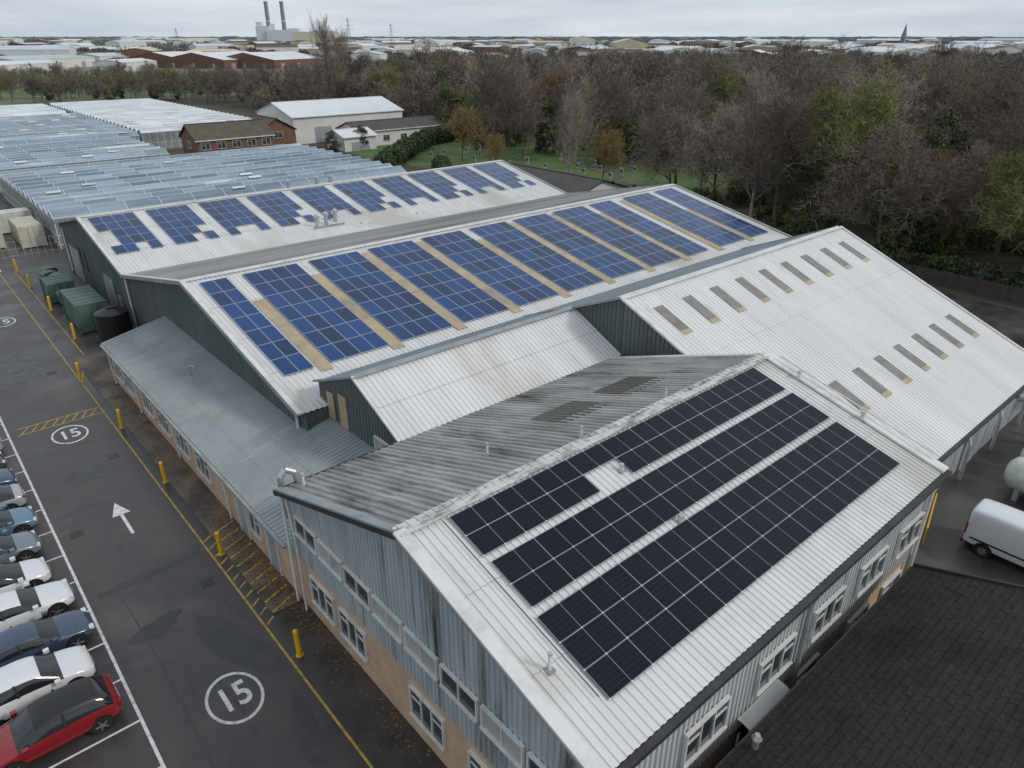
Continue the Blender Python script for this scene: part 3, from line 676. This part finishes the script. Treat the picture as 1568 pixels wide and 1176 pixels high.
def car(name,st,pm,loc,rot=0,roofm=None):
    e=empty(name,loc,rot); b=MB(); rows=[]
    for (x,zb,be,tp,w,wt) in st:
        half=[(0.0,zb),(w*.85,zb),(w*.985,zb+.12),(w,.62 if be>.66 else be*.8),(w*.96,be),(wt+(.05 if tp-be>.2 else 0),tp-(.07 if tp-be>.2 else .03)),(wt*.72,tp),(0.0,tp+.02)]
        rows.append([(x,y,z) for y,z in half]+[(x,-y,z) for y,z in half[-2:0:-1]])
    n=len(b.v); w=len(rows[0])
    for r in rows: b.v.extend(r)
    for i in range(len(rows)-1):
        for j in range(w):
            j2=(j+1)%w; seg=j if j<7 else 13-j
            m=pm
            cab=3<=i<=5
            if seg==4 and (2<=i<=6): m=carglass
            if seg in (5,6) and i==6: m=carglass
            if seg in (5,6) and i==2: m=carglass
            if seg in (5,6) and cab and roofm: m=roofm
            if seg<=1: m=black_pl
            b.f.append((n+i*w+j,n+i*w+j2,n+(i+1)*w+j2,n+(i+1)*w+j)); b.m.append(b.mi(m)); b.sm.append(True); b.r.append(0)
    b.f.append(tuple(n+j for j in range(w))[::-1]); b.m.append(b.mi(pm)); b.sm.append(True); b.r.append(0)
    b.f.append(tuple(n+(len(rows)-1)*w+j for j in range(w))); b.m.append(b.mi(black_pl)); b.sm.append(True); b.r.append(0)
    b.finish('body',e,sub=2)
    b=MB(); L0=st[0][0]; L1=st[-1][0]; wd=max(s[4] for s in st)
    for ax in (L0+.82,L1-.80):
        for s in (-1,1):
            b.cyl((ax,s*(wd-.28),.34),(ax,s*(wd-.015),.34),.41,.41,24,black_pl)
            b.cyl((ax,s*(wd-.22),.33),(ax,s*(wd+.01),.33),.335,.335,24,rubber)
            b.cyl((ax,s*(wd+.0),.33),(ax,s*(wd+.014),.33),.235,.235,20,black_pl)
            for k in range(5):
                a=k*2*math.pi/5; b.beam((ax,s*(wd+.02),.33),(ax+.22*math.cos(a),s*(wd+.02),.33+.22*math.sin(a)),.05,.03,rim,up=(0,1,0))
            b.cyl((ax,s*(wd+.005),.33),(ax,s*(wd+.03),.33),.06,.06,10,rim)
    for s in (-1,1):
        b.box(L1-.24,L1-.06,s*.62-.13,s*.62+.13,.60,.70,headl); b.box(L0+.02,L0+.14,s*.66-.12,s*.66+.12,.76,.90,taill)
        b.box(st[7][0]-.35,st[7][0]-.15,s*(wd+.08)-.09,s*(wd+.08)+.09,.98,1.1,pm)
        xb=-.35; b.beam((xb,s*(st[5][4]*.965),st[5][2]+.02),(xb-.04,s*(st[5][5]+.07),st[5][3]-.1),.08,.03,black_pl,up=(0,1,0))
    b.box(L1-.05,L1+.015,-.26,.26,.38,.49,plate); b.box(L0-.01,L0+.05,-.26,.26,.6,.7,plate)
    b.box(L1-.1,L1-.0,-.45,.45,.5,.58,black_pl)
    b.finish('wheels_lights_trim',e); return e
seq=[('red',SUV,black_pl),('white',SUV,None),('dblue',SEDAN,None),('white',SEDAN,None),('white',HATCH,carglass),('grey',HATCH,None),('blue',HATCH,None),('silver',SEDAN,None),('dblue',SUV,None),('navy',HATCH,None),('silver',SUV,None),('white',HATCH,None),('white',SUV,None),('grey',SEDAN,None),('silver',HATCH,None),('dblue',HATCH,None),('white',SEDAN,None)]
for k,(c,s_,rf) in enumerate(seq):
    car('parked_car',s_,P_[c],(-.85+R.uniform(-.3,.25),24.35+2.5*k+R.uniform(-.1,.1),.004),R.uniform(-.02,.02)+(math.pi if k in (0,7,10) else 0),rf)
e=empty('white_van',(36.6,4.2,.004),math.pi/2)
b=MB(); VS=[(-2.75,.35,1.1,2.2,.90,.80),(-2.68,.3,1.2,2.32,.96,.84),(-1.5,.28,1.2,2.36,.98,.84),(0,.28,1.2,2.36,.98,.84),(1.0,.28,1.2,2.32,.98,.82),(1.3,.28,1.2,2.22,.98,.80),(2.0,.28,1.15,1.35,.96,.78),(2.5,.3,1.0,1.12,.92,.7),(2.72,.36,.7,.8,.8,.6)]
rows=[]
for (x,zb,be,tp,w,wt) in VS:
    half=[(0,zb),(w*.9,zb),(w,zb+.15),(w,.8),(w*.985,be),(wt+.06,tp-.12),(wt*.8,tp),(0,tp+.03)]
    rows.append([(-x,y,z) for y,z in half]+[(-x,-y,z) for y,z in half[-2:0:-1]])
w=14
for r in rows: b.v.extend(r)
for i in range(len(rows)-1):
    for j in range(w):
        seg=j if j<7 else 13-j; m=P_['white']
        if (seg==4 and i in (4,5)) or (seg in (5,6) and i==5): m=carglass
        if seg<=1: m=black_pl
        b.f.append((i*w+j,i*w+(j+1)%w,(i+1)*w+(j+1)%w,(i+1)*w+j)); b.m.append(b.mi(m)); b.sm.append(True); b.r.append(0)
b.f.append(tuple(range(w))[::-1]); b.m.append(b.mi(P_['white'])); b.sm.append(True); b.r.append(0)
b.f.append(tuple((len(rows)-1)*w+j for j in range(w))); b.m.append(b.mi(black_pl)); b.sm.append(True); b.r.append(0)
b.finish('body',e,sub=2); b=MB()
for ax in (-1.8,1.75):
    for s in (-1,1):
        b.cyl((ax,s*.7,.36),(ax,s*.985,.36),.42,.42,24,black_pl); b.cyl((ax,s*.75,.35),(ax,s*1.0,.35),.35,.35,24,rubber); b.cyl((ax,s*.98,.35),(ax,s*1.015,.35),.2,.2,18,rim)
for s in (-1,1): b.box(2.66,2.74,s*.86-.06,s*.86+.06,.9,1.5,taill); b.box(-1.65,-1.5,s*1.1-.1,s*1.1+.1,1.25,1.5,black_pl); b.box(2.73,2.765,s*.42-.3,s*.42+.3,1.4,1.95,carglass)
for s in (-1,1): b.box(-1.3,2.4,s*.985-.012,s*.985+.012,.78,.86,black_pl)
b.box(2.7,2.8,-.9,.9,.35,.5,black_pl); b.finish('wheels_and_trim',e)

# ================================================================ TREES
def tree_mesh(name,seed,h,bm,tm,spread=1.0,up=.08,kids=(3,2,2,2),tw=.045,hz_=.017,depth=4):
    rr=random.Random(seed); b=MB()
    def rv(): return Vector((rr.gauss(0,1),rr.gauss(0,1),rr.gauss(0,1)))
    def rib(p0,p1,w,m):
        d=(p1-p0); s=d.cross(rv()).normalized()*w/2
        b.face([p0-s,p0+s,p1+s*.4,p1-s*.4],m)
    def grow(p,d,L_,r,lv):
        ns=(6,3,3,2,1)[lv]
        for i in range(ns):
            d=(d+rv()*(.05,.12,.16,.2,.2)[lv]+Vector((0,0,up))).normalized(); q=p+d*L_/ns; r1=r*(1-.75/ns)
            if lv==0: b.cyl(p,q,r,r1,7,bm,False)
            elif lv==1: b.cyl(p,q,r*.85,r1*.85,5,bm,False)
            elif lv==2: b.cyl(p,q,max(r*.7,.02),max(r1*.7,.015),3,tm,False)
            else: rib(p,q,tw*(1.5 if lv==3 else 1),tm)
            if lv<depth and not(lv==0 and i<1):
                for c in range(kids[lv]+(1 if rr.random()<.3 else 0)):
                    pp=d.cross(rv()).normalized(); nd=(d*rr.uniform(.45,1.0)+pp*rr.uniform(.6,1.0)*spread).normalized()
                    f=1-.45*(i/ns) if lv==0 else 1
                    grow(q,nd,L_*(.50,.55,.58,.62)[lv]*rr.uniform(.75,1.15)*f,r1*.5,lv+1)
            p=q; r=r1
    grow(Vector((0,0,0)),Vector((0,0,1)),h*.82,h*hz_,0)
    return b.mesh(name)
protos=[tree_mesh('bare_tree_mesh',10+i,h,bark,twig,sp,kids=(3,2,3,2),tw=.042) for i,(h,sp) in enumerate(((14,1.0),(15,.8),(12.5,1.15),(16,.9),(13,1.0)))]
farp=[tree_mesh('bare_tree_far_mesh',60+i,h,bark,twig,sp,kids=(3,2,2,2),tw=.13,depth=3) for i,(h,sp) in enumerate(((14,1.0),(15,.85),(13,1.15),(16,.9)))]
farpale=tree_mesh('pale_tree_far_mesh',70,14,bark,tw_pale,1.0,kids=(3,2,2,2),tw=.12,depth=3)
birch=tree_mesh('birch_mesh',31,15,birchbark,tw_pale,.65,.12)
mossy=tree_mesh('mossy_tree_mesh',41,14,bark,tw_green,1.1,.1,tw=.06,kids=(3,3,3,3))
pale=tree_mesh('pale_tree_mesh',44,14,bark,tw_pale,1.05,.06,kids=(3,2,3,2))
redt=tree_mesh('red_tree_mesh',47,12,bark,tw_red,.9,.1,tw=.05)
orang=tree_mesh('orange_tree_mesh',48,10,bark,tw_orange,1.0,.1,tw=.06)
poplar=tree_mesh('poplar_mesh',51,24,bark,tw_pale,.30,.3)
def leafy(name,seed,rx,rz,h0,n,size,m,clumps=26,trunk=True,cone=False):
    rr=random.Random(seed); b=MB()
    if trunk: b.cyl((0,0,0),(0,0,h0+rz),.25,.1,7,bark,False)
    cs=[]
    for i in range(clumps):
        z=rr.uniform(-1,1); a=rr.uniform(0,6.28); k=math.sqrt(max(0,1-z*z))*rr.uniform(.45,1)
        if cone: k=(1-(z+1)/2)*rr.uniform(.6,1)+.08
        cs.append((Vector((math.cos(a)*k*rx,math.sin(a)*k*rx,h0+rz+z*rz)),rr.uniform(.22,.4)*rx*(.7 if cone else 1)))
    for i in range(n):
        c,s=cs[rr.randrange(clumps)]; d=Vector((rr.gauss(0,1),rr.gauss(0,1),rr.gauss(0,.75)))
        d=d.normalized()*s*rr.uniform(.6,1.1); p=c+d
        if p.z<.05: p.z=.05
        nn=(d.normalized()+Vector((rr.gauss(0,.5),rr.gauss(0,.5),rr.gauss(0,.5)))).normalized()
        u=nn.cross(Vector((rr.random(),rr.random(),rr.random()))).normalized(); v=nn.cross(u)
        q=size*rr.uniform(.6,1.3); b.face([p-u*q-v*q*.5,p+u*q-v*q*.5,p+u*q*.6+v*q*.6,p-u*q*.6+v*q*.6],m,r=rr.random())
    return b.mesh(name)
ever=leafy('evergreen_mesh',1,3.6,4.2,1.2,5000,.18,leaf,34)
conif=leafy('conifer_mesh',2,3.0,5.5,.6,4500,.18,leaf,60,cone=True)
bush=leafy('bush_mesh',3,1.8,1.1,.0,1500,.12,leaf,16,False)
bushy=leafy('olive_bush_mesh',4,1.8,1.3,.0,1500,.12,leaf_y,16,False)
ivy=leafy('ivy_tree_mesh',6,2.4,5.0,2.0,4500,.16,leaf,34)
farc=leafy('far_clump_mesh',5,9,4.0,.0,700,.9,leaf_far,26,False)
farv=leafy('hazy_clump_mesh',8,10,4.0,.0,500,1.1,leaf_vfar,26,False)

wood=empty('woodland')
def vis(x,y,mar=12):
    X=.7546*x-.6562*y; Y=.6562*x+.7546*y
    return Y>40 and abs(X)<.80*Y+mar
cnt=0
sp=7.6
y=-70
while y<400:
    x=60
    while x<420:
        px=x+R.uniform(-3.3,3.3); py=y+R.uniform(-3.3,3.3); x+=sp
        X=.7546*px-.6562*py; Y=.6562*px+.7546*py
        if not vis(px,py) or Y>385: continue
        if px<83 and py<60: continue
        if py>=60 and px<82+max(0,(py-60))*.28 : continue
        if 58<py<200 and px<122+max(0,py-150)*.1:
            if R.random()<.80: continue
        if 148<py<192 and px<112: continue
        if Y>230 and R.random()<.30: continue
        if X<-.1*Y and Y>330: continue
        s=R.uniform(.68,1.18); q=R.random(); near=Y<165
        if q<.66: me=R.choice(protos if near else farp)
        elif q<.76: me=pale if near else farpale
        elif q<.83: me=mossy; s*=.85
        elif q<.87: me=birch
        elif q<.885: me=redt
        elif q<.94: me=ever; s*=R.uniform(.8,1.2)
        elif q<.965: me=conif
        else: me=ivy
        if X>.2*Y and Y<160: s*=1.06
        inst('tree_in_wood',me,(px,py,0),s,parent=wood,sz=s*R.uniform(.82,1.08)); cnt+=1
    y+=sp
for i in range(460):
    Y=R.uniform(80,260); X=R.uniform(-.05*Y-10,.78*Y); x,y=W(X,Y)
    if x<84+max(0,y-60)*.28 : continue
    if 60<y<150 and x<122 and R.random()<.8: continue
    inst('undergrowth',R.choice((bush,bushy,bushy)),(x,y,0),R.uniform(.5,1.4),parent=wood)
tl=empty('treeline')
for i in range(560):
    Y=R.uniform(285,400); X=R.uniform(-.80*Y,-.02*Y); x,y=W(X,Y)
    if y<276 and x<80: continue
    q=R.random(); me=R.choice(farp) if q<.76 else (farpale if q<.88 else (mossy if q<.92 else ever))
    k=.58 if X<-.2*Y else .78
    inst('tree',me,(x,y,0),R.uniform(.7,1.15)*k,parent=tl)
for i in range(120):
    Y=R.uniform(195,300); X=R.uniform(-.34*Y,-.02*Y); x,y=W(X,Y)
    if x<110 and y<200: continue
    if x<82: continue
    inst('tree',R.choice(farp+[farpale,ever]),(x,y,0),R.uniform(.5,.85),parent=tl)
def T(name,me,X,Y,s,sz=None): 
    x,y=W(X,Y); return inst(name,me,(x,y,0),s,sz=sz)
T('mossy_tree',mossy,41.5,88,1.15); T('mossy_tree',mossy,36,98,.9); T('mossy_tree',mossy,51,68,1.0,.85); T('mossy_tree',mossy,58,76,1.0,.85); T('mossy_tree',mossy,64,84,1.05)
T('ivy_covered_tree',ivy,52,92,1.0); T('ivy_covered_tree',ivy,58,100,1.15)
T('red_twig_tree',redt,48,84,.9); T('pale_tree',pale,29,104,.95); T('pale_tree',pale,24,110,.9); T('birch_tree',birch,9.5,122,.85); T('birch_tree',birch,38,118,1.05); T('birch_tree',birch,13,150,.9)
T('orange_twig_tree',orang,15,122,.85); T('orange_twig_tree',orang,-10,150,.95); T('orange_twig_tree',orang,-3,140,.6)
T('poplar_tree',poplar,-62,265,.95); T('poplar_tree',poplar,-59,268,.85); T('poplar_tree',poplar,-66,262,.6)
T('poplar_tree',poplar,70,104,.62); 
for (X,Y,s) in ((-8,175,1.1),(-3,180,1.0),(-16,190,1.15),(-38,160,.45),(-34,168,.5),(25,150,.9),(50,120,.9)): T('evergreen_tree',ever,X,Y,s)
for (X,Y,s) in ((-12,205,1.1),(-20,215,1.2),(3,200,.9),(35,185,.9),(45,150,.8)): T('conifer_tree',conif,X,Y,s)
def hedge(x0,y0,x1,y1,n,s):
    e=empty('hedge')
    for i in range(n):
        f=(i+.5)/n; inst('hedge_clump',bush,(x0+(x1-x0)*f+R.uniform(-.3,.3),y0+(y1-y0)*f+R.uniform(-.3,.3),0),s*R.uniform(.85,1.15),parent=e)
hedge(74,122,100,146,24,1.3); hedge(80,92,80,62,16,1.0); hedge(81.5,60,81.5,-30,46,.95); hedge(72,100,84,118,14,.9); hedge(47,143,62,143,10,.5); hedge(100,146,114,150,10,1.5)
b=MB()
for r_ in range(9):
    for c in range(12):
        if R.random()<.35: continue
        x=90+r_*4.6+R.uniform(-.4,.4); y=78+c*5.2+R.uniform(-1,1); h=R.uniform(.7,1.2)
        b.box(x-.07,x+.07,y-.35,y+.35,0,h*.8,stone); b.cyl((x-.07,y,h*.8),(x+.07,y,h*.8),.35,.35,12,stone); b.box(x-.3,x+.12,y-.42,y+.42,0,.12,stone)
b.finish('gravestones')
b=MB()
b.beam((94,70,.01),(128,150,.01),2.2,.02,apron_m); b.finish('cemetery_path')

# ================================================================ DISTANCE
far=empty('distant_trees')
for i in range(1700):
    if i<650: Y=R.uniform(430,1100); X=R.uniform(-.78,.78)*Y
    else: Y=R.uniform(1100,3400); X=R.uniform(-.78,.78)*Y
    if -.50*Y<X<-.24*Y and Y<720: continue
    if X<-.5*Y and Y<640: continue
    x,y=W(X,Y); k=1+Y/5000
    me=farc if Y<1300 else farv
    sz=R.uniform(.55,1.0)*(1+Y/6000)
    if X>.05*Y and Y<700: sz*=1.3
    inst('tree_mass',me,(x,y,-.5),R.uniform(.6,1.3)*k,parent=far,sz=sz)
hz=M('skyline_woods',(.22,.26,.29),(.28,.315,.34),.002,1.0)  # woods tinted pale blue-grey, distance haze painted into the colour
b=MB()
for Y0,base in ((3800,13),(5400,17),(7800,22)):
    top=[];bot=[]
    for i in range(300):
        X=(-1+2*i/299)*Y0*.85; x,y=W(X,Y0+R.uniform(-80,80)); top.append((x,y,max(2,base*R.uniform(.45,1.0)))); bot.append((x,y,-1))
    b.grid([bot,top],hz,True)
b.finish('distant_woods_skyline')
def shed(X,Y,L_,W_,h,rm,wm,rot=None,rf=.22):
    x,y=W(X,Y); gabled('industrial_shed',x,y,L_,W_,h,h*rf,R.uniform(0,3.14) if rot is None else rot,wm,rm,overh=.2,doors=3)
for (px,py,L_,W_,h,rm,wm,rt) in ((340,103,60,62,6.5,pale_roof,redbrick,.45),(275,102,50,60,6.5,pale_roof,redbrick,.45),(415,103,60,58,6.5,pale_roof,redbrick,.45),(50,104,80,50,7,green_roof,wwall,.6),(20,88,100,60,8,blue_roof,wwall,.6),(115,84,110,54,8,green_roof,green_roof,.6),(160,98,50,30,7,blue_roof,wwall,.7),(30,112,60,28,6,pale_roof,wwall,.7),(195,108,40,24,6,pale_roof,wwall,.7),
  (655,84,40,30,16,pale_roof,wwall,.9),(700,92,80,28,8,pale_roof,wwall,.8),(890,76,110,44,18,pale_roof,wwall,.8),(960,84,110,40,15,buff,buff,.8),(920,90,80,34,11,buff,wwall,.8),(1030,93,110,34,10,pale_roof,wwall,.8),(1180,93,150,40,10,dkbr,redbrick,.8),(1230,96,120,34,9,pale_roof,wwall,.8),(1350,96,120,38,10,pale_roof,wwall,.8),(1400,90,90,34,11,pale_roof,wwall,.8),(1090,93,80,30,9,blue_roof,wwall,.8),(1300,88,90,34,11,pale_roof,redbrick,.8),(820,92,80,28,9,blue_roof,wwall,.8),(600,90,80,28,9,pale_roof,wwall,.8),(1500,86,90,34,11,pale_roof,wwall,.8),(780,80,90,34,11,pale_roof,wwall,.8)):
    u=(px-784)/1095; v=(py-588)/1095; D=.4376+.8992*v; F=.8992-.4376*v; t=23/D
    shed(round(u*t),round(F*t),L_,W_,h,rm,wm,rt,.75 if wm is redbrick and px<500 else .3)
for i in range(190):
    Y=R.uniform(640,2500); X=R.uniform(-.75,.75)*Y; k=1+Y/1800
    shed(X,Y,R.uniform(16,60)*k,R.uniform(12,26)*k**.5,R.uniform(5.5,9)*(1+Y/3000),R.choice((pale_roof,pale_roof,blue_roof,dkbr,buff,dk)),R.choice((wwall,redbrick,wwall,buff,wwall)))
chm=M('chimney_grey',(.17,.21,.245),(.21,.25,.28),.02,.8); psm=M('power_hall',(.60,.64,.67),(.52,.56,.60),.01,.7); psb=M('power_hall_buff',(.62,.58,.48),(.54,.50,.42),.01,.7)
ps=empty('power_station'); b=MB()
def WP(u,Y): return W(u*Y,Y)
for pxx in (407,431):
    x,y=WP((pxx-784)/1095/1.131,2262); b.cyl((x,y,0),(x,y,108),6.5,5.0,18,chm); b.cyl((x,y,104),(x,y,110),5.6,5.6,18,chm); b.cyl((x,y,60),(x,y,62),6.3,6.3,18,trim)
b.finish('chimneys',ps); b=MB()
for (pxx,w,h,dp,mm) in ((400,40,48,30,psm),(425,70,38,40,psm),(462,90,34,40,psb),(492,70,36,40,psm),(445,34,42,30,psm),(393,16,58,14,psm),(413,12,54,10,psm)):
    x,y=WP((pxx-784)/1095/1.131,2240); c,s=math.cos(-.716),math.sin(-.716)
    p=[(x+dx*c-dy*s,y+dx*s+dy*c) for dx,dy in ((-w/2,-dp/2),(w/2,-dp/2),(w/2,dp/2),(-w/2,dp/2))]
    b.grid([[(a,bb,0) for a,bb in p],[(a,bb,h) for a,bb in p]],mm,False,True); b.face([(a,bb,h) for a,bb in p],mm)
b.finish('turbine_halls',ps)
def pylon(px,h,Y):
    x,y=WP((px-784)/1095/1.131,Y); b=MB(); w=.09*h; t=.22
    for sx in (-1,1):
        for sy in (-1,1): b.beam((sx*w,sy*w,0),(sx*w*.12,sy*w*.12,h),t,t,chm)
    for k in range(8):
        z0=h*k/8;z1=h*(k+1)/8; a0=w*(1-.88*k/8);a1=w*(1-.88*(k+1)/8)
        for sy in (-1,1): b.beam((-a0,sy*a0,z0),(a1,sy*a1,z1),t*.6,t*.6,chm); b.beam((a0,sy*a0,z0),(-a1,sy*a1,z1),t*.6,t*.6,chm)
    for z,l in ((.68*h,.2*h),(.8*h,.15*h),(.92*h,.11*h)): b.beam((-l,0,z),(l,0,z),t*1.3,t*1.3,chm)
    b.finish('electricity_pylon',None,(x,y,0),-.716)
pylon(530,46,1150); pylon(596,44,1500); pylon(262,40,1900)
x,y=WP(.5516/1.119,1678); b=MB(); b.box(-4,4,-4,4,0,22,chm)
b.grid([[(-4,-4,22),(4,-4,22),(4,4,22),(-4,4,22)],[(-.1,-.1,48),(.1,-.1,48),(.1,.1,48),(-.1,.1,48)]],chm,False,True)
for sx in (-3.6,3.6):
    for sy in (-3.6,3.6): b.cyl((sx,sy,22),(sx,sy,27),.6,.05,6,stone)
b.box(4,30,-5,5,0,10,stone); b.face([(4,-5.5,10),(30,-5.5,10),(30,0,16),(4,0,16)],dk); b.face([(4,5.5,10),(30,5.5,10),(30,0,16),(4,0,16)],dk)
for z in (6,14): b.box(-4.1,-4,-.8,.8,z,z+4,glass)
b.finish('church_spire',None,(x,y,0))

# ================================================================ LIGHT, SKY, CAMERA
w=bpy.data.worlds.new('World'); sc.world=w; w.use_nodes=True; nt=w.node_tree; N=nt.nodes; L=nt.links
bg=N['Background']; sky=N.new('ShaderNodeTexSky'); sky.sky_type='NISHITA'; sky.sun_disc=False
sd=Vector((.45,-.72,.62)).normalized()
sky.sun_elevation=math.asin(sd.z); sky.sun_rotation=math.atan2(sd.x,sd.y); sky.altitude=20; sky.air_density=1.0; sky.dust_density=2.0
tc=N.new('ShaderNodeTexCoord'); mp=N.new('ShaderNodeMapping'); mp.inputs['Scale'].default_value=(1.5,1.5,11); L.new(tc.outputs['Generated'],mp.inputs[0])
no=N.new('ShaderNodeTexNoise'); no.inputs['Scale'].default_value=1.6; no.inputs['Detail'].default_value=7; no.inputs['Roughness'].default_value=.55; L.new(mp.outputs[0],no.inputs['Vector'])
cr=N.new('ShaderNodeValToRGB'); e=cr.color_ramp.elements; e[0].position=.36; e[0].color=(5.7,6.6,7.7,1); e[1].position=.62; e[1].color=(8.6,9.1,9.7,1); L.new(no.outputs[0],cr.inputs[0])
mx=N.new('ShaderNodeMix'); mx.data_type='RGBA'; mx.inputs[0].default_value=.85; L.new(sky.outputs[0],mx.inputs[6]); L.new(cr.outputs[0],mx.inputs[7])
L.new(mx.outputs[2],bg.inputs[0]); bg.inputs[1].default_value=.096
ld=bpy.data.lights.new('sun','SUN'); ld.energy=1.4; ld.angle=math.radians(10); ld.color=(1,.95,.88)
lo=bpy.data.objects.new('sun',ld); sc.collection.objects.link(lo); lo.rotation_euler=sd.to_track_quat('Z','Y').to_euler()
cd=bpy.data.cameras.new('camera'); co=bpy.data.objects.new('camera',cd); sc.collection.objects.link(co)
cd.sensor_width=36; cd.lens=36*1095/1568; cd.clip_end=60000; cd.clip_start=.5
co.location=(0,0,23); co.rotation_euler=(math.radians(90-25.95),0,math.radians(-41.01)); sc.camera=co
print('trees',cnt)
